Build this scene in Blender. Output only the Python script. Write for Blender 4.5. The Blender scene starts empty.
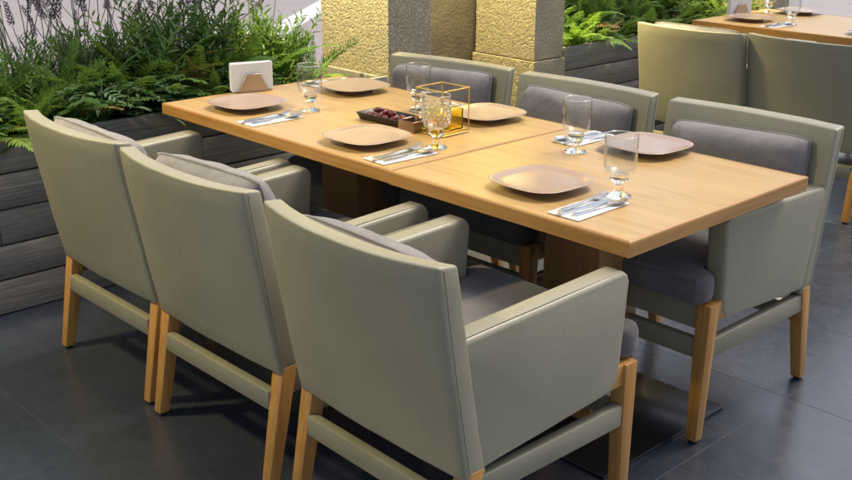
import bpy, bmesh, math, random
from mathutils import Vector, Matrix, Euler, noise

random.seed(7)
R = math.radians
scene = bpy.context.scene
col = scene.collection

# ------------------------------------------------------------------ camera
F_PX, PITCH, ROLL, YAW = 1056.55, 0.33437, 0.00459, -0.81411
CAM = Vector((1.37159, -1.95551, 1.5672))
fw = Vector((math.cos(PITCH)*math.sin(YAW), math.cos(PITCH)*math.cos(YAW), -math.sin(PITCH)))
rt = Vector((math.cos(YAW), -math.sin(YAW), 0)); up = rt.cross(fw)
r2 = math.cos(ROLL)*rt + math.sin(ROLL)*up; u2 = -math.sin(ROLL)*rt + math.cos(ROLL)*up
cd = bpy.data.cameras.new('camera'); cam = bpy.data.objects.new('camera', cd); col.objects.link(cam)
cd.sensor_width = 36; cd.lens = F_PX/852*36; cd.clip_start = .05; cd.clip_end = 2000
m3 = Matrix((r2, u2, -fw)).transposed()
cam.matrix_world = Matrix.Translation(CAM) @ m3.to_4x4()
scene.camera = cam

# ------------------------------------------------------------------ sky, sun, exposure
SUN_EL, SUN_AZ = R(58), R(6)          # azimuth clockwise from +Y
w = bpy.data.worlds.new('World'); scene.world = w; w.use_nodes = True
nt = w.node_tree; bg = nt.nodes['Background']
sky = nt.nodes.new('ShaderNodeTexSky'); sky.sky_type = 'NISHITA'; sky.sun_disc = False
sky.sun_elevation = SUN_EL; sky.sun_rotation = SUN_AZ; sky.air_density = 1.0; sky.dust_density = 3.0; sky.ozone_density = 1.0
hs_ = nt.nodes.new('ShaderNodeHueSaturation'); hs_.inputs['Saturation'].default_value = .85      # thin high cloud whitens the sky
nt.links.new(sky.outputs[0], hs_.inputs['Color']); nt.links.new(hs_.outputs[0], bg.inputs[0]); bg.inputs[1].default_value = 0.10
sl = bpy.data.lights.new('sun', 'SUN'); sl.energy = 1.5; sl.angle = R(22); sl.color = (1, .93, .82)
so = bpy.data.objects.new('sun', sl); col.objects.link(so); so.location = (-4, 6, 12)
sdir = Vector((math.sin(SUN_AZ)*math.cos(SUN_EL), math.cos(SUN_AZ)*math.cos(SUN_EL), math.sin(SUN_EL)))
so.rotation_euler = sdir.to_track_quat('Z', 'Y').to_euler()
scene.view_settings.view_transform = 'Standard'; scene.view_settings.look = 'None'
scene.view_settings.gamma = 1; scene.view_settings.exposure = 0.95; scene.view_settings.use_curve_mapping = False

# ------------------------------------------------------------------ material helpers
class NT:
    def __init__(s, name):
        s.m = bpy.data.materials.new(name); s.m.use_nodes = True
        s.t = s.m.node_tree; s.b = s.t.nodes['Principled BSDF']; s.out = s.t.nodes['Material Output']
    def n(s, typ, **kw):
        x = s.t.nodes.new(typ)
        for k, v in kw.items():
            if k.startswith('i_'): x.inputs[k[2:].replace('_', ' ')].default_value = v
            else: setattr(x, k, v)
        return x
    def l(s, a, b): s.t.links.new(a, b)
    def coord(s, scale=(1, 1, 1), out='Object', rot=(0, 0, 0), rnd=True):
        tc = s.n('ShaderNodeTexCoord'); mp = s.n('ShaderNodeMapping')
        mp.inputs['Scale'].default_value = scale; mp.inputs['Rotation'].default_value = rot
        s.l(tc.outputs[out], mp.inputs['Vector'])
        if rnd:
            oi = s.n('ShaderNodeObjectInfo'); mul = s.n('ShaderNodeMath', operation='MULTIPLY'); mul.inputs[1].default_value = 37.0
            s.l(oi.outputs['Random'], mul.inputs[0]); cb = s.n('ShaderNodeCombineXYZ')
            for k in range(3): s.l(mul.outputs[0], cb.inputs[k])
            s.l(cb.outputs[0], mp.inputs['Location'])
        return mp.outputs[0]
    def noise(s, vec, scale, detail=4, rough=.55, dist=0):
        x = s.n('ShaderNodeTexNoise'); x.inputs['Scale'].default_value = scale; x.inputs['Detail'].default_value = detail
        x.inputs['Roughness'].default_value = rough; x.inputs['Distortion'].default_value = dist
        s.l(vec, x.inputs['Vector']); return x.outputs['Fac']
    def ramp(s, fac, stops):
        x = s.n('ShaderNodeValToRGB'); e = x.color_ramp.elements
        while len(e) < len(stops): e.new(.5)
        for k, (p, c) in enumerate(stops):
            e[k].position = p; e[k].color = (*c, 1) if len(c) == 3 else c
        s.l(fac, x.inputs[0]); return x.outputs['Color']
    def val(s, fac, a, b, lo=0., hi=1.):
        x = s.n('ShaderNodeMapRange'); x.inputs[1].default_value = lo; x.inputs[2].default_value = hi
        x.inputs[3].default_value = a; x.inputs[4].default_value = b; s.l(fac, x.inputs[0]); return x.outputs[0]
    def bump(s, h, strength, dist=.01, prev=None):
        x = s.n('ShaderNodeBump'); x.inputs['Strength'].default_value = strength; x.inputs['Distance'].default_value = dist
        s.l(h, x.inputs['Height'])
        if prev is not None: s.l(prev, x.inputs['Normal'])
        return x.outputs[0]
    def mixc(s, fac, a, b, mode='MIX'):
        x = s.n('ShaderNodeMix', data_type='RGBA', blend_type=mode)
        for sock, v in ((x.inputs[0], fac), (x.inputs[6], a), (x.inputs[7], b)):
            if hasattr(v, 'is_output'): s.l(v, sock)
            elif isinstance(v, (int, float)): sock.default_value = v
            else: sock.default_value = (*v, 1)
        return x.outputs[2]
    def set(s, **kw):
        for k, v in kw.items():
            sock = s.b.inputs[k.replace('_', ' ')]
            if hasattr(v, 'is_output'): s.l(v, sock)
            elif isinstance(v, tuple) and len(v) == 3 and sock.type == 'RGBA': sock.default_value = (*v, 1)
            else: sock.default_value = v
        return s.m

M = {}
def mat_leather():
    k = NT('leatherette'); v = k.coord()
    big = k.noise(v, 3, 3); fine = k.noise(v, 420, 3, .6); med = k.noise(v, 40, 3)
    c = k.ramp(big, [(.3, (.292, .264, .180)), (.7, (.335, .306, .212))])
    k.set(Base_Color=c, Roughness=k.val(med, .30, .42), Normal=k.bump(fine, .35, .002, k.bump(k.noise(v, 16, 5, .6, 1.8), .08, .014, k.bump(big, .10, .02))))
    k.b.inputs['Specular IOR Level'].default_value = .5
    return k.m
M['leather'] = mat_leather()
def mat_paintgrey():
    k = NT('grey_rail_cover'); v = k.coord(); f = k.noise(v, 300, 2)
    k.set(Base_Color=k.ramp(k.noise(v, 6), [(.3, (.23, .208, .145)), (.7, (.27, .245, .172))]), Roughness=.45, Normal=k.bump(f, .08, .002)); return k.m
M['rail'] = mat_paintgrey()
def mat_fabric(name, lo, hi):
    k = NT(name); v = k.coord()
    blot = k.noise(v, 7, 5, .6); nap = k.noise(v, 45, 4, .65); fine = k.noise(v, 900, 2)
    mixf = k.mixc(.35, blot, nap)
    c = k.ramp(mixf, [(.33, lo), (.67, hi)])
    k.set(Base_Color=c, Roughness=.92, Normal=k.bump(fine, .25, .002, k.bump(nap, .15, .006)))
    k.b.inputs['Sheen Weight'].default_value = .25; k.b.inputs['Sheen Roughness'].default_value = .4
    return k.m
M['fabric'] = mat_fabric('grey_velour', (.080, .072, .071), (.155, .138, .137))
M['pillow'] = mat_fabric('light_grey_velour', (.150, .133, .128), (.265, .236, .228))
def mat_wood(name, axis, dark, light, rough=(.3, .42), coat=.0, s=1.0):
    k = NT(name); sc = [14*s, 14*s, 14*s]; sc[axis] = .9*s
    v = k.coord(tuple(sc)); sc2 = [70*s]*3; sc2[axis] = 1.6*s; v2 = k.coord(tuple(sc2))
    g = k.noise(v, 1.6, 5, .6, .8); fine = k.noise(v2, 2.2, 4, .6)
    mixf = k.mixc(.5, g, fine)
    mid = tuple((a+b)/2 for a, b in zip(dark, light))
    c = k.ramp(mixf, [(.38, tuple(x*.88 for x in dark)), (.5, mid), (.62, light)])
    big = k.noise(k.coord((1, 1, 1)), 3.0, 2)
    c = k.mixc(k.val(big, 0, .35), c, tuple(x*.86 for x in mid))
    k.set(Base_Color=c, Roughness=k.val(g, *rough), Normal=k.bump(fine, .06, .002))
    k.b.inputs['Coat Weight'].default_value = coat; k.b.inputs['Coat Roughness'].default_value = .25
    return k.m
M['top'] = mat_wood('oak_tabletop', 0, (.46, .275, .095), (.56, .365, .152), (.32, .42), .1)
M['trimx'] = mat_wood('oak_trim_x', 0, (.40, .19, .045), (.52, .27, .08), (.34, .45))
M['trimy'] = mat_wood('oak_trim_y', 1, (.40, .19, .045), (.52, .27, .08), (.34, .45))
M['leg'] = mat_wood('oak_leg', 2, (.42, .19, .042), (.56, .28, .075), (.34, .45))
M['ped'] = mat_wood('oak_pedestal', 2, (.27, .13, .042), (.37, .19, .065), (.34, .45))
def simple(name, c, rough=.5, metal=0., var=.12, scale=8, bump=0., bscale=60):
    k = NT(name); v = k.coord(); n = k.noise(v, scale, 4)
    k.set(Base_Color=k.ramp(n, [(.3, tuple(x*(1-var) for x in c)), (.7, tuple(min(1, x*(1+var)) for x in c))]),
          Roughness=k.val(n, max(.02, rough*.88), min(1, rough*1.12)), Metallic=metal)
    if bump: k.set(Normal=k.bump(k.noise(v, bscale, 4), bump, .005))
    return k.m
M['blackmetal'] = simple('black_base_plate', (.012, .012, .013), .22)
M['rubber'] = simple('black_glide', (.012, .012, .012), .6)
M['plate'] = simple('beige_glaze', (.40, .275, .205), .2, 0, .05, 5)
M['plate_foot'] = simple('unglazed_foot', (.30, .20, .14), .6)
M['steel'] = simple('brushed_steel', (.62, .62, .63), .2, 1, .05)
M['napkin'] = simple('white_paper', (.80, .79, .77), .9, 0, .03, 20, .15, 200)
M['bronze'] = simple('bronze_metal', (.36, .25, .17), .3, .85)
M['gold'] = simple('gold_wire', (.78, .54, .16), .28, 1, .05)
M['tray'] = simple('black_tray', (.018, .016, .016), .4)
M['wax'] = NT('amber_wax'); _k = M['wax']; _k.set(Base_Color=(.85, .52, .02), Roughness=.35); _k.b.inputs['Subsurface Weight'].default_value = .3; M['wax'] = _k.m
def mat_date():
    k = NT('date_skin'); v = k.coord(); n = k.noise(v, 120, 4)
    k.set(Base_Color=k.ramp(n, [(.3, (.10, .016, .016)), (.7, (.24, .05, .045))]), Roughness=.3, Normal=k.bump(k.noise(v, 160, 3), .6, .004)); return k.m
M['date'] = mat_date()
def mat_glass(name, c=(1, 1, 1), rough=0., ior=1.28):
    k = NT(name); k.set(Base_Color=c, Roughness=rough, IOR=ior); k.b.inputs['Transmission Weight'].default_value = 1.0; return k.m
M['glass'] = mat_glass('clear_glass')
def mat_thin():
    k = NT('thin_glass'); lw = k.n('ShaderNodeLayerWeight'); lw.inputs[0].default_value = .5
    pw = k.n('ShaderNodeMath', operation='POWER'); pw.inputs[1].default_value = 3.0; k.l(lw.outputs['Facing'], pw.inputs[0])
    fr = k.n('ShaderNodeMapRange'); fr.inputs[3].default_value = .05; fr.inputs[4].default_value = .85; k.l(pw.outputs[0], fr.inputs[0])
    t = k.n('ShaderNodeBsdfTransparent'); t.inputs[0].default_value = (.97, .98, .975, 1); g_ = k.n('ShaderNodeBsdfGlossy'); g_.inputs['Roughness'].default_value = .02
    mx = k.n('ShaderNodeMixShader'); k.l(fr.outputs[0], mx.inputs[0]); k.l(t.outputs[0], mx.inputs[1]); k.l(g_.outputs[0], mx.inputs[2]); k.l(mx.outputs[0], k.out.inputs['Surface'])
    return k.m
M['thin'] = mat_thin()
M['rimglass'] = mat_glass('rim_glass', (1, 1, 1), .12, 1.5)
M['amber'] = mat_glass('amber_glass', (1.0, .86, .22), .12)
def mat_flame():
    k = NT('candle_flame'); k.set(Base_Color=(1, .8, .2)); k.b.inputs['Emission Color'].default_value = (1, .75, .12, 1); k.b.inputs['Emission Strength'].default_value = 3.0; return k.m
M['flame'] = mat_flame()
def mat_tile():
    k = NT('charcoal_tile'); v = k.coord(out='Object')
    big = k.noise(v, 2.2, 5, .6, .6); med = k.noise(v, 11, 5, .6, .8); fine = k.noise(v, 55, 4, .6)
    c = k.ramp(k.mixc(.4, big, med), [(.3, (.024, .029, .042)), (.7, (.035, .041, .058))])
    scuff = k.val(k.noise(v, 4.5, 6, .7, 1.0), 0, 1, .66, .76)
    c = k.mixc(k.val(scuff, 0, .3), c, (.085, .083, .08))
    mx = k.n('ShaderNodeMix', data_type='FLOAT'); k.l(scuff, mx.inputs[0]); k.l(k.val(med, .24, .31, .3, .7), mx.inputs[2]); k.l(k.val(fine, .30, .42, .3, .7), mx.inputs[3])
    k.set(Base_Color=c, Roughness=mx.outputs[0], Normal=k.bump(fine, .03, .003, k.bump(med, .015, .012)), IOR=1.85); return k.m
M['tile'] = mat_tile()
M['grout'] = simple('grey_grout', (.055, .057, .062), .85)
def mat_board():
    k = NT('weathered_board'); v = k.coord((22, 1.1, 22)); v2 = k.coord((120, 1.8, 120))
    g = k.noise(v, 1.5, 6, .62, 1.2); f = k.noise(v2, 2, 4)
    c = k.ramp(k.mixc(.5, g, f), [(.28, (.085, .076, .064)), (.55, (.22, .203, .178)), (.75, (.34, .315, .28))])
    k.set(Base_Color=c, Roughness=k.val(f, .55, .8), Normal=k.bump(f, .35, .004, k.bump(g, .3, .006))); return k.m
M['board'] = mat_board()
M['soil'] = simple('dark_soil', (.02, .014, .009), .95, 0, .4, 30, .8, 60)
def mat_stone():
    k = NT('rough_render'); v = k.coord(rnd=False); p = k.noise(v, 9, 4)
    grain = k.noise(v, 105, 3, .55, .4); pits = k.val(grain, 0, 1, .36, .56); fine = k.noise(v, 320, 3, .6)
    c = k.ramp(k.mixc(.4, fine, p), [(.3, (.37, .305, .20)), (.6, (.52, .44, .295)), (.8, (.60, .515, .36))])
    k.set(Base_Color=c, Roughness=.92, Normal=k.bump(fine, .3, .003, k.bump(pits, 1.0, .0075))); return k.m
M['stone'] = mat_stone()
M['recess'] = simple('brown_render', (.17, .14, .10), .85, 0, .25, 6, .5, 60)
def mat_plaza():
    k = NT('pale_paving'); v = k.coord(rnd=False); a = k.noise(v, .35, 3); b = k.noise(v, 9, 5, .6); c2 = k.noise(v, .16, 2)
    c = k.ramp(k.mixc(.5, a, b), [(.3, (.27, .235, .225)), (.7, (.36, .315, .305))])
    c = k.mixc(k.val(c2, 0, .45, .55, .75), c, (.38, .24, .19))
    k.set(Base_Color=c, Roughness=.75, Normal=k.bump(b, .2, .01)); return k.m
M['plaza'] = mat_plaza()
M['whitepaint'] = simple('white_road_paint', (.62, .61, .59), .7, 0, .06, 5)
def mat_leaf(name, dark, light, rough=.5, trans=.36, spec=.3):
    k = NT(name); v = k.coord(); n = k.noise(v, 14, 3)
    oi = k.n('ShaderNodeObjectInfo')
    c = k.ramp(k.mixc(.6, n, oi.outputs['Random']), [(.15, dark), (.85, light)])
    k.set(Base_Color=c, Roughness=rough); k.b.inputs['Specular IOR Level'].default_value = spec
    tr = k.n('ShaderNodeBsdfTranslucent'); k.l(k.mixc(.5, c, (.25, .4, .04)), tr.inputs[0])
    mx = k.n('ShaderNodeMixShader'); mx.inputs[0].default_value = trans
    k.l(k.b.outputs[0], mx.inputs[1]); k.l(tr.outputs[0], mx.inputs[2]); k.l(mx.outputs[0], k.out.inputs['Surface'])
    return k.m
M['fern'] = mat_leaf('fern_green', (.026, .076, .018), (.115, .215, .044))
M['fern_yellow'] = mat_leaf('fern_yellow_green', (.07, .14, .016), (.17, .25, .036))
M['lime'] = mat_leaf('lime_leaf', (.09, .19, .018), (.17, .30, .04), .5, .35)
M['cutleaf'] = mat_leaf('silver_green_leaf', (.05, .10, .05), (.15, .23, .12), .45, .15)
M['feather'] = mat_leaf('feathery_green', (.034, .098, .026), (.12, .225, .055))
M['stem'] = mat_leaf('stem_green', (.08, .10, .06), (.15, .17, .11), .6, .0)
M['lav'] = mat_leaf('lavender_flower', (.055, .038, .062), (.17, .12, .19), .7, .1)
M['lens'] = NT('lamp_lens'); _k = M['lens']; _k.set(Base_Color=(1, .9, .6)); _k.b.inputs['Emission Color'].default_value = (1, .80, .30, 1); _k.b.inputs['Emission Strength'].default_value = 6; M['lens'] = _k.m
M['darkmetal'] = simple('dark_lamp_metal', (.03, .03, .03), .4, .6)

# ------------------------------------------------------------------ mesh helpers
def link(name, me, parent=None, loc=None, rot=None):
    o = bpy.data.objects.new(name, me); col.objects.link(o)
    if parent is not None: o.parent = parent
    if loc is not None: o.location = loc
    if rot is not None: o.rotation_euler = rot
    return o
def finish(bm, name, mat, smooth=35):
    bmesh.ops.recalc_face_normals(bm, faces=bm.faces)
    me = bpy.data.meshes.new(name); bm.to_mesh(me); bm.free()
    me.materials.append(mat)
    if smooth:
        me.polygons.foreach_set('use_smooth', [True]*len(me.polygons))
        me.set_sharp_from_angle(angle=R(smooth))
    me.update(); return me
def pydata(name, vs, fs, mat, smooth=None):
    me = bpy.data.meshes.new(name); me.from_pydata([tuple(v) for v in vs], [], fs); me.materials.append(mat)
    if smooth:
        me.polygons.foreach_set('use_smooth', [True]*len(me.polygons)); me.set_sharp_from_angle(angle=R(smooth))
    me.update(); return me
def hexa(bm, lo, hi):
    """lo/hi: four (x,y,z) corners each, counter-clockwise"""
    vs = [bm.verts.new(p) for p in lo+hi]
    bm.faces.new(vs[3::-1]); bm.faces.new(vs[4:])
    for i in range(4): bm.faces.new((vs[i], vs[(i+1) % 4], vs[4+(i+1) % 4], vs[4+i]))
def box_bm(x0, x1, y0, y1, z0, z1, bev=.003, seg=2):
    bm = bmesh.new()
    hexa(bm, [(x0, y0, z0), (x1, y0, z0), (x1, y1, z0), (x0, y1, z0)], [(x0, y0, z1), (x1, y0, z1), (x1, y1, z1), (x0, y1, z1)])
    if bev: bmesh.ops.bevel(bm, geom=bm.edges[:], offset=bev, segments=seg, profile=.5, affect='EDGES')
    return bm
def box(name, x0, x1, y0, y1, z0, z1, mat, bev=.003, seg=2):
    return finish(box_bm(x0, x1, y0, y1, z0, z1, bev, seg), name, mat)
def prism_bm(pts, axis, a, b, bev=.0, seg=3):
    """pts 2D outline extruded along axis from a to b"""
    bm = bmesh.new()
    def p3(p, t):
        q = [0, 0, 0]; ax = [k for k in range(3) if k != axis]; q[ax[0]], q[ax[1]] = p; q[axis] = t; return q
    A = [bm.verts.new(p3(p, a)) for p in pts]; B = [bm.verts.new(p3(p, b)) for p in pts]
    bm.faces.new(A); bm.faces.new(B[::-1]); n = len(pts)
    for i in range(n): bm.faces.new((A[i], A[(i+1) % n], B[(i+1) % n], B[i]))
    bmesh.ops.recalc_face_normals(bm, faces=bm.faces)
    if bev:
        es = [e for e in bm.edges if e.calc_face_angle(0) > R(40)]
        bmesh.ops.bevel(bm, geom=es, offset=bev, segments=seg, profile=.5, affect='EDGES')
    return bm
def tube_bm(bm, pts, r, n=8, closed=False, caps=True):
    pts = [Vector(p) for p in pts]; rings = []; N = len(pts)
    rr = r if isinstance(r, (list, tuple)) else [r]*N
    prev = None
    for i, p in enumerate(pts):
        a = pts[(i-1) % N] if (closed or i) else p; b = pts[(i+1) % N] if (closed or i < N-1) else p
        t = (b-a).normalized()
        ref = prev if prev is not None else (Vector((0, 0, 1)) if abs(t.z) < .9 else Vector((1, 0, 0)))
        u = (ref - t*ref.dot(t)).normalized(); v = t.cross(u); prev = u
        rings.append([bm.verts.new(p + rr[i]*(math.cos(2*math.pi*k/n)*u + math.sin(2*math.pi*k/n)*v)) for k in range(n)])
    for i in range(N if closed else N-1):
        A, B = rings[i], rings[(i+1) % N]
        for k in range(n): bm.faces.new((A[k], A[(k+1) % n], B[(k+1) % n], B[k]))
    if caps and not closed: bm.faces.new(rings[0][::-1]); bm.faces.new(rings[-1])
def tube(name, pts, r, mat, n=8, closed=False):
    bm = bmesh.new(); tube_bm(bm, pts, r, n, closed); return finish(bm, name, mat, 60)
def lathe(name, prof, mat, n=32, smooth=50):
    bm = bmesh.new(); rings = []
    for r, z in prof:
        if r < 1e-5: rings.append([bm.verts.new((0, 0, z))])
        else: rings.append([bm.verts.new((r*math.cos(2*math.pi*k/n), r*math.sin(2*math.pi*k/n), z)) for k in range(n)])
    for A, B in zip(rings, rings[1:]):
        for k in range(n):
            k2 = (k+1) % n
            if len(A) == 1 and len(B) == 1: continue
            if len(A) == 1: bm.faces.new((A[0], B[k2], B[k]))
            elif len(B) == 1: bm.faces.new((A[k], A[k2], B[0]))
            else: bm.faces.new((A[k], A[k2], B[k2], B[k]))
    return finish(bm, name, mat, smooth)
def thing(name, label, cat, loc=(0, 0, 0), rz=0, group=None):
    o = bpy.data.objects.new(name, None); col.objects.link(o); o.empty_display_size = .1
    o.location = loc; o.rotation_euler = (0, 0, rz); return tag(o, label, cat, group)
def tag(o, label, cat, group=None):
    o['label'] = label; o['category'] = cat
    if group: o['group'] = group
    return o
KIDS = {}
def reparent_index():
    KIDS.clear()
    for o in bpy.data.objects:
        if o.parent: KIDS.setdefault(o.parent.name, []).append(o)
def copy_tree(o, parent=None):
    c = o.copy(); col.objects.link(c)
    if parent is not None: c.parent = parent
    for ch in KIDS.get(o.name, []): copy_tree(ch, c)
    return c
def dup(root, label, loc, rz, group=None):
    reparent_index(); c = copy_tree(root); c.location = loc; c.rotation_euler = (0, 0, rz); c['label'] = label
    if group: c['group'] = group
    return c
def struct(o): o['kind'] = 'structure'; return o

# ------------------------------------------------------------------ ground, floor tiles
g = struct(link('ground', pydata('ground', [(-400, -400, -.02), (400, -400, -.02), (400, 400, -.02), (-400, 400, -.02)], [(0, 1, 2, 3)], M['plaza'])))
FX0, FX1, FY0, FY1 = -3.05, 3.6, -3.26, 8.74
fl = struct(link('floor', box('floor', FX0, FX1, FY0, FY1, -.1, -.0006, M['grout'], 0)))
TS = .6; tile_me = box('tile', -.2993, .2993, -.2993, .2993, -.02, 0, M['tile'], .0006, 1)
tx = -1.225 - 3*TS; 
for i in range(11):
    for j in range(20):
        x0 = tx + i*TS; y0 = -.859 - 4*TS + j*TS
        t = link('tile', tile_me, fl, (x0+.3, y0+.3, random.uniform(-.0003, .0003)), (0, 0, random.choice((0, 1, 2, 3))*math.pi/2))
# painted line on the plaza beyond the planter
def strip(name, a, b, wd, z, mat):
    a = Vector(a); b = Vector(b); d = (b-a).normalized(); n = Vector((-d.y, d.x))*wd/2
    vs = [(*(a-n), z), (*(b-n), z), (*(b+n), z), (*(a+n), z)]
    return link(name, pydata(name, vs, [(0, 1, 2, 3)], mat))
o = strip('painted_line', (-5.6, 1.9), (-16, 14.2), .30, -.016, M['whitepaint']); struct(o)

# ------------------------------------------------------------------ planters
PX = -2.35
def planter(name, label, y0, y1, xb=-3.05):
    t = thing(name, label, 'planter', (PX, y0, 0))
    L = y1-y0; n = 5; pitch = .1334
    for i in range(n):
        z0 = i*pitch + .003; z1 = (i+1)*pitch - .003
        cuts = [0.0]; c = random.uniform(.7, 1.3) if i % 2 else random.uniform(1.3, 1.8)
        while c < L-.4: cuts.append(c); c += 1.83
        cuts.append(L)
        for a, b in zip(cuts, cuts[1:]):
            dx = random.uniform(-.002, .002)
            link('board', box('board', -.024+dx, dx, a+.0015, b-.0015, z0, z1, M['board'], .0035, 2), t)
    link('backing', box('backing', -.05, -.028, 0.002, L-.002, .0, .655, M['soil'], 0), t)
    for ya, yb in ((0.004, .03), (L-.03, L-.004)):
        link('end_panel', box('end_panel', xb-PX+.03, -.052, ya, yb, 0, .66, M['board'], .002), t)
    link('rear_panel', box('rear_panel', xb-PX, xb-PX+.024, 0, L, 0, .66, M['board'], .003), t)
    # soil
    bm = bmesh.new(); bmesh.ops.create_grid(bm, x_segments=14, y_segments=60, size=.5)
    for v in bm.verts:
        v.co = Vector((-.055 + (v.co.x-.5)*(PX-xb-.09), .032 + (v.co.y+.5)*(L-.064), .60 + .025*noise.noise(Vector((v.co.x*9, v.co.y*30, y0)))))
    link('soil', finish(bm, 'soil', M['soil']), t)
    return t
P1 = planter('planter', 'long dark weathered timber planter along the left, behind the chairs', -1.9, 1.305)
P2 = planter('planter', 'dark timber planter right of the stone columns, behind the far chairs', 2.592, 4.74)

# ------------------------------------------------------------------ stone columns
def rough_block(x0, x1, y0, y1, z0, z1, amp, res, seed):
    """box whose faces carry pitted relief"""
    nx, ny, nz = [max(2, int(round(d/res))) for d in (x1-x0, y1-y0, z1-z0)]
    vs = []; fs = []; idx = {}
    def V(i, j, k):
        key = (i, j, k)
        if key in idx: return idx[key]
        p = Vector((x0+(x1-x0)*i/nx, y0+(y1-y0)*j/ny, z0+(z1-z0)*k/nz)); n = Vector((0, 0, 0))
        if i == 0: n.x -= 1
        if i == nx: n.x += 1
        if j == 0: n.y -= 1
        if j == ny: n.y += 1
        edge = abs(n.x)+abs(n.y) > 1 or k in (0, nz)
        q = p*95 + Vector((seed*7.1, 0, 0))
        h = noise.noise(q) + .6*noise.noise(q*2.1) 
        h = -max(0, h-.12)*1.6 + .35*noise.noise(q*.25)
        if edge: h = h*.35 - .6
        p = p + n.normalized()*h*amp if n.length else p
        idx[key] = len(vs); vs.append(p); return idx[key]
    for k in range(nz):
        for i in range(nx):
            fs.append((V(i, 0, k), V(i+1, 0, k), V(i+1, 0, k+1), V(i, 0, k+1)))
            fs.append((V(i+1, ny, k), V(i, ny, k), V(i, ny, k+1), V(i+1, ny, k+1)))
        for j in range(ny):
            fs.append((V(nx, j, k), V(nx, j+1, k), V(nx, j+1, k+1), V(nx, j, k+1)))
            fs.append((V(0, j+1, k), V(0, j, k), V(0, j, k+1), V(0, j+1, k+1)))
    for kk in (0, nz):
        for i in range(nx):
            for j in range(ny):
                f = (V(i, j, kk), V(i+1, j, kk), V(i+1, j+1, kk), V(i, j+1, kk)); fs.append(f if kk else f[::-1])
    return vs, fs
def column(label, x0, x1, y0, y1, seed, res=.008):
    t = thing('stone_column', label, 'column', ((x0+x1)/2, (y0+y1)/2, 0), 0, 'stone columns along the planters')
    cx, cy = (x0+x1)/2, (y0+y1)/2
    for k, (z0, z1, rs, ex) in enumerate([(0, .612, .013, .012), (.618, 1.3, res, 0), (1.306, 2.1, .03, 0), (2.106, 2.9, .04, 0)]):
        vs, fs = rough_block(x0-cx-ex, x1-cx+ex, y0-cy-ex, y1-cy+ex, z0, z1, .0013 if rs < .02 else .004, rs, seed+k)
        link('stone_block', pydata('stone_block', vs, fs, M['stone']), t)
    return t
column('rough stone column lit yellow, left of the pair, beside the left planter', -2.855, -2.352, 1.313, 1.588, 1)
column('rough stone column lit yellow, right of the pair, beside the right planter', -2.79, -2.352, 2.35, 2.586, 2)
column('yellow lit stone column beyond the far table, at the upper right', -2.80, -2.352, 4.76, 5.03, 3, .014)
column('added unseen stone column at the near end of the left planter', -2.855, -2.352, -2.19, -1.91, 4, .014)  # out of frame, put in to carry the lamp for the near chairs
rw = thing('recess_wall', 'brown rendered wall set back between the two stone columns', 'wall', (-2.9, 1.97, 0))
link('wall_panel', box('wall_panel', -.06, .085, -.46, .55, 0, 2.9, M['recess'], .004), rw)
link('wall_base', box('wall_base', .0855, .10, -.375, .375, 0, .12, M['recess'], .003), rw)

# ------------------------------------------------------------------ column downlights
def downlight(label, x, yface, sgn, energy, z=2.45, out=.34, size=R(80), aim=(.0, -1.6), soft=.03):
    """bracket lamp on a column face at y=yface, face normal sgn*Y, shining down the stone"""
    t = thing('spotlight', label, 'lamp', (x, yface, z), 0, 'bracket spotlights on the stone columns')
    link('wall_plate', box('wall_plate', -.04, .04, min(0, sgn*.012), max(0, sgn*.012), -.05, .05, M['darkmetal'], .002), t)
    link('bracket_arm', tube('bracket_arm', [(0, sgn*.010, 0), (0, sgn*out*.6, .03), (0, sgn*out, .0)], .009, M['darkmetal'], 8), t)
    d = Vector((.95*abs(aim[0])/1.3, -sgn*(out-aim[0]), aim[1])).normalized(); q = (-d).to_track_quat('Z', 'Y').to_euler()
    h = link('lamp_housing', lathe('lamp_housing', [(0, .10), (.03, .098), (.036, .085), (.04, .0), (.036, 0), (.034, .012)], M['darkmetal'], 20), t, (0, sgn*out, -.10), q)
    link('lamp_lens', lathe('lamp_lens', [(.0338, .012), (.018, .009), (0, .008)], M['lens'], 20), h)
    ld = bpy.data.lights.new('spot_beam', 'SPOT'); ld.energy = energy; ld.color = (1, .86, .40); ld.spot_size = size; ld.spot_blend = .8; ld.shadow_soft_size = soft
    lo = bpy.data.objects.new('spot_beam', ld); col.objects.link(lo); lo.parent = h; lo.location = (0, 0, -.01)
    return t
downlight('bracket spotlight on the left stone column, over the left planter', -2.60, 1.310, -1, 310, size=R(54))
downlight('bracket spotlight on the right stone column, over the gap', -2.50, 2.347, -1, 320, out=.28, size=R(92), soft=.16)
downlight('bracket spotlight on the right stone column, over the right planter', -2.50, 2.589, 1, 260, out=.20, size=R(44))
downlight('added unseen spotlight on the near end column, warming the chair backs', -2.40, -1.905, 1, 150, 2.75, .2, R(76), (1.5, -2.7), .12)  # unseen lamp, added to warm the near chair backs
downlight('bracket spotlight on the far stone column', -2.58, 4.757, -1, 270, size=R(56))

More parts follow.
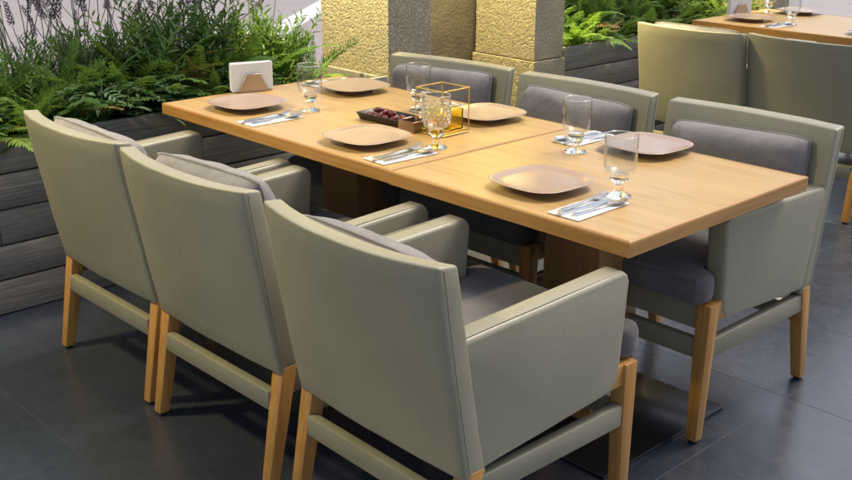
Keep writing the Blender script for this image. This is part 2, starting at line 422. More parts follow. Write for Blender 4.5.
# ------------------------------------------------------------------ tables
def table(label, L, Wd, loc):
    """origin at floor under table centre"""
    t = thing('dining_table', label, 'table', loc, 0, 'oak dining tables')
    a, b = L/2, Wd/2; e = .009; z0, z1 = .71, .75
    link('tabletop', box('tabletop', -a+e, a-e, -b+e, b-e, z0+.002, z1-.0008, M['top'], 0), t)
    # solid oak lipping with a rounded upper edge, mitred at the corners
    def lip(p0, p1, inn, mat):
        bm = bmesh.new(); p0 = Vector(p0); p1 = Vector(p1); i0 = Vector(inn[0]); i1 = Vector(inn[1])
        prof = [(0, z0), (.0, z1-.012), (.12, z1-.0115), (.12, z1-.0105), (0, z1-.0100), (.0, z1-.005), (.12, z1-.0025), (.35, z1-.001), (.8, z1), (1, z1), (1, z0)]
        rings = [[bm.verts.new((*(p.lerp(q, f)), z)) for f, z in prof] for p, q in ((p0, i0), (p1, i1))]
        n = len(prof)
        for k in range(n): bm.faces.new((rings[0][k], rings[0][(k+1) % n], rings[1][(k+1) % n], rings[1][k]))
        bm.faces.new(rings[0]); bm.faces.new(rings[1][::-1])
        return finish(bm, 'edge_trim', mat, 40)
    o4 = [(-a, -b), (a, -b), (a, b), (-a, b)]; i4 = [(-a+e, -b+e), (a-e, -b+e), (a-e, b-e), (-a+e, b-e)]
    for k in range(4):
        k2 = (k+1) % 4; link('edge_trim', lip(o4[k], o4[k2], (i4[k], i4[k2]), M['trimx'] if k % 2 == 0 else M['trimy']), t)
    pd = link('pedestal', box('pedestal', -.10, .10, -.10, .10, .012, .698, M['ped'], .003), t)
    link('mounting_plate', box('mounting_plate', -.25, .25, -.2, .2, .699, .709, M['blackmetal'], .001), t)
    link('base_plate', box('base_plate', -.31, .31, -.30, .30, .001, .0115, M['blackmetal'], .002), t)
    return t
W_T = .85
T2 = table('square oak dining table at the right end of the joined pair', .858, W_T, (-.431, W_T/2, 0))
T1 = table('longer oak dining table at the left of the joined pair, holding the napkin holder', 1.285, W_T, (-.864-.6425, W_T/2+.004, 0))
T3 = table('far oak dining table at the upper right, behind two grey chair backs', 2.1, W_T, (-1.12, 3.98, 0))

# ------------------------------------------------------------------ chair
def chair(label):
    t = thing('dining_chair', label, 'chair', (0, 0, 0), 0, 'upholstered armchairs round the tables')
    HW = .303
    # ---- back shell
    nu, nv = 20, 10; vs = []
    bm = bmesh.new()
    def back(u, v, side):
        z = .325 + v*(.84-.325)
        y = -.262 - .088*v - .012*v*(1-v)
        bow = .042*(1-abs(u)**2.2)*(.25+.75*v)
        th = .062 - .008*v
        yy = y - bow if side == 0 else y - bow*.95 + th
        zz = z
        if v == 1: zz += .004*abs(u)**3 - (.0 if side == 0 else .006)
        return (u*HW*(1-.0*v), yy, zz)
    G = [[[bm.verts.new(back(-1+2*i/nu, j/nv, s)) for i in range(nu+1)] for j in range(nv+1)] for s in (0, 1)]
    for s in (0, 1):
        for j in range(nv):
            for i in range(nu):
                q = (G[s][j][i], G[s][j][i+1], G[s][j+1][i+1], G[s][j+1][i]); bm.faces.new(q if s == 0 else q[::-1])
    for i in range(nu):
        bm.faces.new((G[0][nv][i], G[0][nv][i+1], G[1][nv][i+1], G[1][nv][i])); bm.faces.new((G[0][0][i+1], G[0][0][i], G[1][0][i], G[1][0][i+1]))
    for j in range(nv):
        bm.faces.new((G[0][j][nu], G[1][j][nu], G[1][j+1][nu], G[0][j+1][nu])); bm.faces.new((G[1][j][0], G[0][j][0], G[0][j+1][0], G[1][j+1][0]))
    bmesh.ops.recalc_face_normals(bm, faces=bm.faces)
    es = [e for e in bm.edges if e.calc_face_angle(0) > R(50)]
    bmesh.ops.bevel(bm, geom=es, offset=.0075, segments=3, profile=.5, affect='EDGES')
    for v in bm.verts:
        q = v.co*7; v.co.y += .0022*noise.noise(q) + .0012*noise.noise(q*2.7)
        if v.co.z > .8: v.co.z += .0008*noise.noise(Vector((v.co.x*9, 3, 0)))
    bk = link('backrest', finish(bm, 'backrest', M['leather'], 50), t)
    # piped seams on the side faces of the back and over the top corners
    for s in (-1, 1):
        pts = []
        for v in [0.02+.97*k/12 for k in range(13)]:
            p = back(s, v, 0); pts.append((s*(HW+.0002), p[1]+.014, p[2]))
        link('seam', tube('seam', pts, .0016, M['leather'], 6), bk)
    # ---- arms
    for s in (-1, 1):
        xo, xi = s*(HW-.001), s*(HW-.066)
        o2 = [(-.235, .338), (.232, .372), (.258, .40), (.276, .655), (.268, .674), (.250, .683), (-.290, .664), (-.265, .55)]
        bm = prism_bm(o2, 0, min(xo, xi), max(xo, xi), .012, 3)
        bmesh.ops.subdivide_edges(bm, edges=[e for e in bm.edges if e.calc_length() > .08], cuts=5, use_grid_fill=True)
        for v in bm.verts: v.co.x += .0015*noise.noise(v.co*9+Vector((s*3, 0, 0))); v.co.z += .0015*noise.noise(v.co*8)
        a = link('armrest', finish(bm, 'armrest', M['leather'], 50), t)
        link('seam', tube('seam', [(xo-s*.010, -.296, .6655), (xo-s*.010, -.05, .6745), (xo-s*.010, .245, .6835)], .0014, M['leather'], 6), a)
    # ---- seat frame and cushion
    for nm, b in (('front_rail', (-.262, .262, .285, .318, .352, .425)), ('rear_rail', (-.262, .262, -.235, -.205, .345, .42))):
        link(nm, box(nm, *b, M['rail'], .004), t)
    for s in (-1, 1):
        xa, xb = sorted((s*.262, s*.297)); link('side_rail', box('side_rail', xa, xb, -.20, .284, .375, .432, M['leg'], .003), t)
    pts = [(-.238, -.20), (.238, -.20), (.238, .262), (.292, .285), (.292, .345), (.27, .362), (-.27, .362), (-.292, .345), (-.292, .285), (-.238, .262)]
    bm = prism_bm(pts, 2, .434, .522, .026, 4)
    for v in bm.verts:
        if v.co.z > .48: v.co.z += .012*max(0, 1-(v.co.x/.26)**2)*max(0, 1-((v.co.y-.08)/.3)**2) + .002*noise.noise(v.co*14)
    link('seat', finish(bm, 'seat', M['fabric'], 50), t)
    link('seat_deck', box('seat_deck', -.238, .238, -.2, .28, .40, .4335, M['rail'], .002), t)
    # ---- legs
    def leg(x, yt, yb, zt, wt, wb, sx):
        bm = bmesh.new()
        def sq(cx, cy, z, w): return [(cx-w, cy-w, z), (cx+w, cy-w, z), (cx+w, cy+w, z), (cx-w, cy+w, z)]
        hexa(bm, sq(x-sx*.004, yb, .008, wb), sq(x, yt, zt, wt))
        bmesh.ops.bevel(bm, geom=bm.edges[:], offset=.003, segments=2, profile=.5, affect='EDGES')
        l = link('leg', finish(bm, 'leg', M['leg'], 40), t)
        link('glide', lathe('glide', [(0, 0), (.012, 0), (.013, .004), (.013, .009)], M['rubber'], 14), l, (x-sx*.004, yb, 0))
    for s in (-1, 1):
        leg(s*.281, .302, .312, .433, .0235, .0175, 0)
        leg(s*.281, -.232, -.297, .345, .0235, .0175, 0)
    # ---- stretchers
    link('stretcher', box('stretcher', -.26, .26, .292, .320, .262, .322, M['rail'], .005), t)
    link('stretcher', box('stretcher', -.26, .26, -.277, -.247, .212, .268, M['rail'], .005), t)
    for s in (-1, 1):
        xa, xb = sorted((s*.270, s*.300)); link('stretcher', box('stretcher', xa, xb, -.232, .284, .262, .322, M['rail'], .005), t)
    return t
ch0 = chair('nearest grey armchair in the foreground, its back to the camera')
# placement: near row faces +Y, far row faces -Y
def at(o, x, y, rz): o.location = (x, y, 0); o.rotation_euler = (0, 0, R(rz))
at(ch0, -.300, -.268, -1.0)
CH = [('middle grey armchair of the near row, its back to the camera', -1.0, -.262, 0.5),
      ('leftmost grey armchair of the near row, closest to the timber planter', -1.648, -.255, .5),
      ('far side armchair at the right table end, two oak legs in full view', -.355, .80, 180),
      ('grey armchair in the middle of the far side, behind the two goblets', -1.03, .80, 181),
      ('grey armchair at the left of the far side, behind the candle holder', -1.672, .775, 188),
      ('left of the two grey armchairs with backs turned at the far table', -1.625, 3.01, 1),
      ('right of the two grey armchairs with backs turned at the far table', -1.02, 3.075, 0.5),
      ('grey armchair on the far side of the far table, facing the camera', -1.60, 4.86, 180)]
chairs = [ch0]
for lab, x, y, rz in CH: chairs.append(dup(ch0, lab, (x, y, 0), R(rz)))

# ------------------------------------------------------------------ back pillows (loose, own things)
def pil_xz(a, b, W, H):
    return a*W*(1-.025*abs(b)**8), b*H*(1-.055*abs(a)**8)
def pillow_mesh(seed, W=.248, H=.152, T=.072):
    n, m = 26, 18; vs = []; fs = []
    def P(i, j, s):
        a = -1+2*i/n; b = -1+2*j/m
        x, z = pil_xz(a, b, W, H)
        pr = max(0, 1-abs(a)**4.5)**.5*max(0, 1-abs(b)**4.0)**.5
        wr = 1+.22*noise.noise(Vector((a*2.2, b*2.2, seed+s*5)))+.07*noise.noise(Vector((a*6, b*6, seed)))
        return (x, s*T*pr*wr + s*.004, z)
    for s in (-1, 1):
        o = len(vs)
        vs += [P(i, j, s) for j in range(m+1) for i in range(n+1)]
        for j in range(m):
            for i in range(n):
                q = (o+j*(n+1)+i, o+j*(n+1)+i+1, o+(j+1)*(n+1)+i+1, o+(j+1)*(n+1)+i); fs.append(q if s < 0 else q[::-1])
    # welt joining the two faces
    ring = [(i, 0) for i in range(n)]+[(n, j) for j in range(m)]+[(i, m) for i in range(n, 0, -1)]+[(0, j) for j in range(m, 0, -1)]
    o = (n+1)*(m+1)
    for k in range(len(ring)):
        i, j = ring[k]; i2, j2 = ring[(k+1) % len(ring)]
        a, b = j*(n+1)+i, j2*(n+1)+i2; fs.append((b, a, o+a, o+b))
    me = pydata('cushion_cover', vs, fs, M['pillow'], 55)
    ring_pts = [(1.004*pil_xz(-1+2*i/n, -1+2*j/m, W, H)[0], 0, 1.004*pil_xz(-1+2*i/n, -1+2*j/m, W, H)[1]) for i, j in ring]
    return me, tube('piping', ring_pts, .0038, M['pillow'], 6, True)
PM = [pillow_mesh(k*3.7) for k in range(3)]
def pillow(ch, label, k, dx=0, lift=0, tilt=0):
    rz = ch.rotation_euler.z
    t = thing('back_pillow', label, 'pillow', (0, 0, 0), 0, 'grey lumbar pillows on the chairs')
    link('cushion_cover', PM[k % 3][0], t); link('piping', PM[k % 3][1], t)
    mt = ch.matrix_basis @ Matrix.Translation((dx, -.250, .665+lift)) @ Matrix.Rotation(R(12), 4, 'X') @ Matrix.Rotation(R(tilt), 4, 'Y')
    t.location = mt.to_translation(); t.rotation_euler = mt.to_euler()
    return t
for o_ in chairs: o_.rotation_euler = o_.rotation_euler
bpy.context.view_layer.update()
PL = ['grey pillow barely rising above the nearest armchair back', 'grey pillow with piped corner in the middle near armchair', 'grey pillow in the leftmost near armchair by the planter',
      'worn grey pillow in the far side armchair at the right table end', 'grey pillow in the middle armchair of the far side', 'grey pillow in the far side armchair behind the candle holder',
      'grey pillow in the left armchair of the far table', 'grey pillow in the right armchair of the far table', 'grey pillow in the armchair facing the camera at the far table']
LIFT = [-.004, .030, .010, -.022, -.012, .0, .03, -.02, 0]
for k, ch in enumerate(chairs): pillow(ch, PL[k], k, [0, .035, .02, .01][k] if k < 4 else random.uniform(-.01, .01), LIFT[k], [1, -2, 1.5, 2.2, -1.2, 1.5, 0, 1, 0][k])

# ------------------------------------------------------------------ tableware
def plate_mesh():
    n = 64; vs = []; fs = []
    def ring(s, z, p):
        out = []
        for k in range(n):
            a = 2*math.pi*k/n; c, d = math.cos(a), math.sin(a)
            r = 1/(abs(c)**p+abs(d)**p)**(1/p); out.append((s*r*c, s*r*d, z))
        return out
    prof = [(.060, .0005, 2.6), (.066, .0005, 2.7), (.070, .008, 2.8), (.096, .015, 3.0), (.120, .0205, 3.3), (.1265, .0222, 3.3), (.1272, .0235, 3.3), (.1255, .0245, 3.3), (.119, .0237, 3.3), (.108, .0205, 3.2), (.100, .0188, 3.0), (.092, .0180, 2.9), (.05, .0176, 2.5), (.02, .0175, 2.2)]
    for s, z, p in prof: vs += ring(s, z, p)
    for j in range(len(prof)-1):
        for k in range(n): fs.append((j*n+k, j*n+(k+1) % n, (j+1)*n+(k+1) % n, (j+1)*n+k))
    fs.append(tuple(range(n-1, -1, -1))); fs.append(tuple((len(prof)-1)*n+k for k in range(n)))
    return pydata('plate', vs, fs, M['plate'], 50)
plate_me = plate_mesh()
def plate(x, y, label, rz=0):
    o = link('plate', plate_me, None, (x, y, .7505), (0, 0, rz)); return tag(o, label, 'plate', 'beige rounded square plates')
stem_me = lathe('stem', [(0, 0), (.034, 0), (.0345, .002), (.032, .005), (.021, .008), (.0135, .012), (.0115, .020), (.0115, .030), (.0135, .037), (.019, .041), (.0240, .046), (.0250, .052), (.0230, .057), (.0245, .0605), (.018, .0625), (0, .0630)], M['glass'], 40, 60)
bowl_me = lathe('bowl', [(.010, .0634), (.0265, .0612), (.037, .069), (.0425, .079), (.0445, .095), (.0450, .130), (.0450, .166), (.0443, .1672), (.0436, .166), (.0436, .130), (.0430, .096), (.0405, .082), (.034, .0735), (.022, .0668), (.010, .0640), (0, .0638)], M['thin'], 44, 60)
rim_me = tube('rim', [(.0443*math.cos(k*math.pi/24), .0443*math.sin(k*math.pi/24), .1678) for k in range(48)], .0011, M['rimglass'], 6, True)
def goblet(x, y, label):
    t = thing('goblet', label, 'goblet', (x, y, .7505), 0, 'clear stemmed goblets')
    link('stem', stem_me, t); link('bowl', bowl_me, t); link('rim', rim_me, t); return t
def patterned_goblet(x, y, label):
    t = goblet(x, y, label)
    bm = bmesh.new()
    for j in range(5):
        z = .088+.013*j; r = .0445 if j else .0435
        for k in range(15):
            a = 2*math.pi*(k+.5*(j % 2))/15
            mt = Matrix.Translation((r*math.cos(a), r*math.sin(a), z)) @ Matrix.Rotation(a, 4, 'Z') @ Matrix.Diagonal((.0022, .0052, .0052, 1))
            bmesh.ops.create_icosphere(bm, subdivisions=2, radius=1, matrix=mt)
    link('embossed_dots', finish(bm, 'embossed_dots', M['glass'], 80), t); return t

# cutlery: swept strips with a real thickness
def strip_mesh(name, prof, th=.0016, tines=None):
    """prof: list of (y, halfwidth, z, dish) ; closed slab, domed cross-section of 5 points"""
    bm = bmesh.new(); rings = []
    for y, hw, z, dish in prof:
        topp = [(x*hw, y, z+th + dish*(x*x-1) + .0008*(1-x*x)) for x in (-1, -.5, 0, .5, 1)]
        bot = [(x*hw, y, z + dish*(x*x-1)) for x in (1, .5, 0, -.5, -1)]
        rings.append([bm.verts.new(p) for p in topp+bot])
    n = 10
    for A, B in zip(rings, rings[1:]):
        for k in range(n): bm.faces.new((A[k], A[(k+1) % n], B[(k+1) % n], B[k]))
    bm.faces.new(rings[0][::-1]); bm.faces.new(rings[-1])
    if tines:
        for x, y0, y1, z0 in tines:
            w_ = .0015; zz = lambda f: z0 + .010*math.sin(f*1.6)
            for a, b in ((0, .35), (.35, .7), (.7, 1.)):
                ya, yb = y0+(y1-y0)*a, y0+(y1-y0)*b; wa = w_*(1-.4*a); wb = w_*(1-.4*b)
                hexa(bm, [(x-wa, ya, zz(a)), (x+wa, ya, zz(a)), (x+wb, yb, zz(b)), (x-wb, yb, zz(b))], [(x-wa, ya, zz(a)+th), (x+wa, ya, zz(a)+th), (x+wb, yb, zz(b)+th), (x-wb, yb, zz(b)+th)])
    return finish(bm, name, M['steel'], 60)
hand = [(-.100, .003, .001, 0), (-.097, .0075, .001, 0), (-.085, .0088, .0012, 0), (-.055, .0068, .0015, 0), (-.02, .0045, .003, 0), (.01, .0035, .0055, 0), (.028, .0036, .006, 0)]
fork_me = strip_mesh('fork', hand+[(.040, .006, .005, 0), (.050, .0115, .003, .001), (.060, .0128, .002, .0015)], tines=[(x, .0595, .1, .002) for x in (-.011, -.0037, .0037, .011)])
spoon_me = strip_mesh('spoon', hand+[(.038, .006, .0065, .0005), (.046, .0125, .0075, .003), (.058, .0185, .0085, .006), (.072, .0205, .009, .0075), (.086, .0175, .009, .006), (.096, .010, .008, .002), (.100, .003, .0075, 0)])
knife_me = strip_mesh('knife', [(-.11, .004, .001, 0), (-.107, .0085, .001, 0), (-.06, .0085, .001, 0), (-.01, .0070, .001, 0), (.0, .0065, .001, 0), (.006, .0095, .0012, 0), (.06, .0100, .0012, 0), (.095, .0085, .0012, 0), (.112, .004, .0012, 0)], .0022)
nap_me = box('napkin', -.050, .050, -.108, .108, 0, .0022, M['napkin'], .0006, 1)
def cutlery(x, y, rz, who, k=0):
    z = .7505; rr = R(rz); rng = random.Random(k)
    def put(name, me, dx, dy, dz, da, label, cat, grp):
        p = Matrix.Rotation(rr, 4, 'Z') @ Vector((dx, dy, 0))
        o = link(name, me, None, (x+p.x, y+p.y, z+dz), (0, 0, rr+R(da))); tag(o, label, cat, grp)
    put('paper_napkin', nap_me, 0, 0, 0, rng.uniform(-2, 2), 'white paper napkin with cutlery '+who, 'napkin', 'paper napkins under the cutlery')
    put('fork', fork_me, -.030, .012, .0024, rng.uniform(-6, 1), 'steel fork '+who, 'fork', 'steel forks')
    put('knife', knife_me, -.004, .0, .0024, rng.uniform(-4, 2), 'steel table knife '+who, 'knife', 'steel knives')
    put('spoon', spoon_me, .026, .010, .0024, rng.uniform(-5, 3), 'steel spoon '+who, 'spoon', 'steel spoons')
near = [(-1.865, .195), (-1.172, .182), (-.45, .200)]
far = [(-1.85, .690), (-1.155, .716), (-.498, .755)]
NL = ['at the left end, near side', 'in the middle of the near side', 'at the right end, near side']
FL = ['at the left end, far side', 'in the middle of the far side', 'at the right end, far side']
for (x, y), s in zip(near, NL): plate(x, y, 'beige rounded square plate '+s, R(random.uniform(-4, 4)))
for (x, y), s in zip(far, FL): plate(x, y, 'beige rounded square plate '+s, R(random.uniform(-4, 4)))
for k, ((x, y), s) in enumerate(zip([(-1.636, .133), (-.958, .138), (-.235, .140)], NL)): cutlery(x, y, -1, s, k)
for k, ((x, y), s) in enumerate(zip([(-2.045, .720), (-1.375, .700), (-.72, .730)], FL)): cutlery(x, y, 180, s, k+5)
goblet(-1.662, .330, 'clear goblet by the left near plate, right of the napkin holder')
patterned_goblet(-.962, .290, 'clear goblet with embossed dots in front of the gold candle holder')
goblet(-.252, .286, 'clear goblet at the right end near side, beside the cutlery')
goblet(-.632, .572, 'clear goblet on the far side at the right, by the folded napkin')
goblet(-1.40, .62, 'clear goblet behind the date tray, left of the candle holder')

# napkin holder with napkins
def napkin_holder(loc, rz, label, label2):
    t = thing('napkin_holder', label, 'napkin holder', loc, rz, 'metal napkin holders')
    for s in (-1, 1):
        pts = [(-.062, .004), (.062, .004), (.028, .070), (-.028, .070)]
        bm = prism_bm(pts, 1, s*.026-.0015, s*.026+.0015, .0006, 1)
        link('side_plate', finish(bm, 'side_plate', M['steel_warm'], 30), t)
    link('base', box('base', -.06, .06, -.0275, .0275, 0, .0035, M['steel_warm'], .001), t)
    nm = thing('napkin_stack', label2, 'napkins', loc, rz, 'stacks of white napkins')
    for k in range(6):
        y = -.0145 + k*.0058
        o = box('napkin_sheet', -.084, .084, y-.0022, y+.0022, .0040, .112+.002*math.sin(k*2.1), M['napkin'], .0009, 1)
        link('napkin_sheet', o, nm, (0, 0, .0), (0, R(random.uniform(-1.5, 1.5)), 0))
M['steel_warm'] = simple('warm_brushed_metal', (.46, .38, .30), .3, .9, .06, 20)
napkin_holder((-2.115, .385, .7505), R(74), 'metal napkin holder with sloping sides at the left table end', 'white napkins standing in the holder at the left table end')

# black tray of dates, bronze box, candle holder
def open_box(name, sx, sy, h, th, mat, flare=0., parent=None):
    bm = bmesh.new(); a, b = sx/2, sy/2; f = flare
    def rect(ax, by, z): return [bm.verts.new(p) for p in ((-ax, -by, z), (ax, -by, z), (ax, by, z), (-ax, by, z))]
    R0 = rect(a-f, b-f, 0); R1 = rect(a, b, h); R2 = rect(a-th, b-th, h); R3 = rect(a-f-th, b-f-th, th)
    bm.faces.new(R0[::-1]); bm.faces.new(R3)
    for A, B in ((R0, R1), (R1, R2), (R2, R3)):
        for k in range(4): bm.faces.new((A[k], A[(k+1) % 4], B[(k+1) % 4], B[k]))
    es = [e for e in bm.edges]; bmesh.ops.bevel(bm, geom=es, offset=.0008, segments=1, affect='EDGES')
    return finish(bm, name, mat, 35)
tr = tag(link('tray', open_box('tray', .205, .108, .026, .004, M['tray'], .010), None, (-1.348, .425, .7505), (0, 0, R(3))), 'black rectangular tray of dates in the middle of the table', 'tray')
def date_mesh(seed):
    bm = bmesh.new(); bmesh.ops.create_icosphere(bm, subdivisions=3, radius=1)
    for v in bm.verts:
        p = v.co.copy(); w_ = 1+.13*noise.noise(p*1.6+Vector((seed*9, 0, 0))) + .05*noise.noise(Vector((p.x*1.5, p.y*6, p.z*6+seed)))
        v.co = Vector((p.x*.0205, p.y*.0105*w_, p.z*.0100*w_))
    return finish(bm, 'date_fruit', M['date'], 80)
DM = [date_mesh(k) for k in range(3)]
dl = [(-.066, -.020, 12), (-.060, .018, -30), (-.026, -.018, 40), (-.022, .016, -8), (.010, -.020, -20), (.014, .014, 25), (.044, -.004, 70), (.050, .024, -12)]
for k, (dx, dy, a) in enumerate(dl):
    o = link('date_fruit', DM[k % 3], None, (-1.348+dx, .425+dy, .7665), (R(random.uniform(-12, 12)), R(random.uniform(-9, 9)), R(a)))
    tag(o, 'dark red date lying in the black tray', 'date', 'dates in the black tray')
for k, (dx, dy, a) in enumerate([(-.045, .0, 55), (-.008, .0, -60), (.024, .0, 5)]):
    o = link('date_fruit', DM[(k+1) % 3], None, (-1.348+dx, .425+dy, .7835), (R(random.uniform(-15, 15)), R(random.uniform(-12, 12)), R(a)))
    tag(o, 'dark red date heaped on top of the others in the black tray', 'date', 'dates on top of the heap')
tag(link('small_box', open_box('small_box', .072, .068, .036, .003, M['bronze'], 0), None, (-1.188, .398, .7505), (0, 0, R(3))), 'small open bronze box between the date tray and the candle holder', 'box')
ca = thing('candle_holder', 'gold wire cube candle holder with amber glass behind the patterned goblet', 'candle holder', (-1.105, .455, .7505), R(2))
hs, hh, rw_ = .062, .150, .0022
def bar(p, q): link('wire_bar', tube('wire_bar', [p, q], rw_, M['gold'], 6), ca)
cs = [(-hs, -hs), (hs, -hs), (hs, hs), (-hs, hs)]
for k in range(4):
    a, b = cs[k], cs[(k+1) % 4]
    bar((*a, .003), (*a, hh)); bar((*a, hh), (*b, hh)); bar((*a, .003), (*b, .003))
link('glass_cup', open_box('glass_cup', .098, .098, .068, .004, M['amber'], .0, None), ca, (0, 0, .012))
link('cup_base', box('cup_base', -.058, .058, -.058, .058, .0055, .0115, M['gold'], .001), ca)
cn = thing('candle', 'yellow tea light glowing inside the gold candle holder', 'candle', (-1.105, .455, .7675), 0)
link('wax', lathe('wax', [(0, 0), (.026, 0), (.027, .003), (.027, .040), (.024, .043), (0, .041)], M['wax'], 28), cn)
link('flame', lathe('flame', [(0, .043), (.004, .048), (.005, .054), (.003, .062), (0, .069)], M['flame'], 12), cn)

# ---- far table ware
FT = Vector((-1.12, 3.98))
for (x, y, s) in [(-1.93, 3.80, 'left near side, by the napkin holder'), (-1.90, 4.33, 'left far side'), (-1.17, 3.78, 'near side at the right picture edge')]: plate(x, y, 'beige plate on the far table, '+s)
goblet(-1.67, 3.80, 'clear goblet on the far table beside the near cutlery'); goblet(-2.05, 4.22, 'clear goblet at the far left corner of the far table')
cutlery(-1.70, 3.70, 0, 'on the far table beside the near plate', 21)
napkin_holder((-2.10, 3.95, .7505), R(74), 'metal napkin holder on the far table by the planter', 'white napkins standing in the holder on the far table')
o = tag(link('tray', open_box('tray', .20, .108, .030, .004, M['tray'], .012), None, (-1.25, 4.05, .7505), (0, 0, R(3))), 'dark tray on the far table at the right picture edge', 'tray')

# ------------------------------------------------------------------ plants
def leaflet(vs, fs, base, d, n, ln, wd, fold=.25):
    """lance-shaped leaflet: 6 vertices, folded along the midrib"""
    s = d.cross(n).normalized(); i = len(vs)
    m1 = base + d*ln*.35; m2 = base+d*ln*.7; tip = base+d*ln - n*ln*.12
    vs += [base, m1+s*wd+n*wd*fold, m1, m1-s*wd+n*wd*fold, m2+s*wd*.7+n*wd*fold*.5, m2-s*wd*.7+n*wd*fold*.5, tip]
    fs += [(i, i+2, i+1), (i, i+3, i+2), (i+1, i+2, i+6, i+4), (i+2, i+3, i+5, i+6)]
def frond_mesh(name, ln, npair, lmax, lw, droop, mat, seed):
    rng = random.Random(seed); vs = []; fs = []
    def rach(t): return Vector((0, ln*(t - .12*t*t*droop), ln*(.62*t*(1-.2*droop) - .62*droop*t*t)))
    side = Vector((1, 0, 0))
    # stalk
    N = 7; w0 = .0035
    for k in range(N+1):
        t = k/N; p = rach(t); vs += [p-side*w0*(1-.8*t), p+side*w0*(1-.8*t)]
    for k in range(N): fs.append((2*k, 2*k+1, 2*k+3, 2*k+2))
    for k in range(npair):
        t = .16+.84*(k+.5)/npair; p = rach(t); tg = (rach(min(1, t+.02))-rach(t-.02)).normalized(); nn = side.cross(tg).normalized()
        prof = math.sin(min(1, (t-.05)*1.25)*math.pi*.78+.35)
        for s in (-1, 1):
            d = (side*s*1.0 + tg*(.45+.2*t) + nn*rng.uniform(-.25, .05)).normalized()
            leaflet(vs, fs, p, d, nn, lmax*max(.12, prof)*rng.uniform(.85, 1.1), lw*rng.uniform(.8, 1.15))
    tg = (rach(1)-rach(.96)).normalized(); leaflet(vs, fs, rach(.98), tg, side.cross(tg), lmax*.35, lw)
    return pydata(name, vs, fs, mat)
FRONDS = {}
M['dry'] = mat_leaf('dry_frond', (.12, .085, .025), (.22, .16, .05), .7, .2)
for key, mat in (('dry', M['dry']), ('fern', M['fern']), ('fern_yellow', M['fern_yellow']), ('lime', M['lime'])):
    FRONDS[key] = [frond_mesh('frond', .36, 19, .060, .0085, .55, mat, 1), frond_mesh('frond', .40, 24, .050, .007, .85, mat, 2), frond_mesh('frond', .30, 16, .055, .009, .25, mat, 3), frond_mesh('frond', .34, 15, .075, .011, .7, mat, 4)]
def cut_leaf_mesh(seed):
    rng = random.Random(seed); vs = []; fs = []
    up_ = Vector((0, 0, 1)); ln = .16
    def st(t): return Vector((0, ln*t, .09*t-.10*t*t))
    for k in range(5):
        t = k/4; p = st(t); vs += [p-Vector((.0018, 0, 0)), p+Vector((.0018, 0, 0))]
    for k in range(4): fs.append((2*k, 2*k+1, 2*k+3, 2*k+2))
    for t, L_ in ((.5, .06), (.68, .062), (.85, .055)):
        for s in (-1, 1):
            d = Vector((s*.9, .75, rng.uniform(-.2, .1))).normalized(); leaflet(vs, fs, st(t), d, up_, L_, .0085, .3)
            leaflet(vs, fs, st(t)+d*L_*.45, (d+Vector((s*.2, .8, 0))).normalized(), up_, L_*.5, .0055, .3)
    leaflet(vs, fs, st(.97), Vector((0, 1, -.2)).normalized(), up_, .07, .0095, .3)
    return pydata('leaf', vs, fs, M['cutleaf'])
CUT = [cut_leaf_mesh(k) for k in range(3)]
def plume_mesh(seed, ln=.34):
    """feathery upright plume of needle leaves"""
    rng = random.Random(seed); vs = []; fs = []
    for k in range(6):
        t = k/5; p = Vector((.02*math.sin(t*2+seed), .10*t*t, ln*t)); vs += [p-Vector((.002, 0, 0)), p+Vector((.002, 0, 0))]
    for k in range(5): fs.append((2*k, 2*k+1, 2*k+3, 2*k+2))
    for k in range(100):
        t = .10+.90*k/100; p = Vector((.02*math.sin(t*2+seed), .10*t*t, ln*t)); a = k*2.4+rng.random()
        d = Vector((math.cos(a), math.sin(a), .75+.5*t)).normalized(); n = Vector((-math.sin(a), math.cos(a), .2)).normalized()
        leaflet(vs, fs, p, d, n, (.068-.034*t)*rng.uniform(.6, 1.2), .0026, .2)
    return pydata('plume', vs, fs, M['feather'])
PLUME = [plume_mesh(k) for k in range(3)]
def spike_mesh(seed):
    rng = random.Random(seed); vs = []; fs = []
    for k in range(46):
        t = k/46; a = k*2.399; r = .0075*(1-.55*t)*(1.15 if (k//6) % 2 else .75)
        p = Vector((r*.4*math.cos(a), r*.4*math.sin(a), .075*t)); d = Vector((math.cos(a), math.sin(a), .7)).normalized(); n = Vector((-math.sin(a), math.cos(a), 0))
        leaflet(vs, fs, p, d, n.cross(d), .0125*rng.uniform(.8, 1.2)*(1-.3*t), .0042, .4)
    return pydata('flower_spike', vs, fs, M['lav'])
SPIKE = [spike_mesh(k) for k in range(3)]
def stalk_mesh(ln, bend):
    return tube('flower_stalk', [(0, bend*t*t, ln*t) for t in (0, .25, .5, .75, 1)], [.0022, .002, .0018, .0016, .0014], M['stem'], 5)
STALK = [(stalk_mesh(.40, .05), .40, .05), (stalk_mesh(.46, .10), .46, .10), (stalk_mesh(.36, .02), .36, .02)]

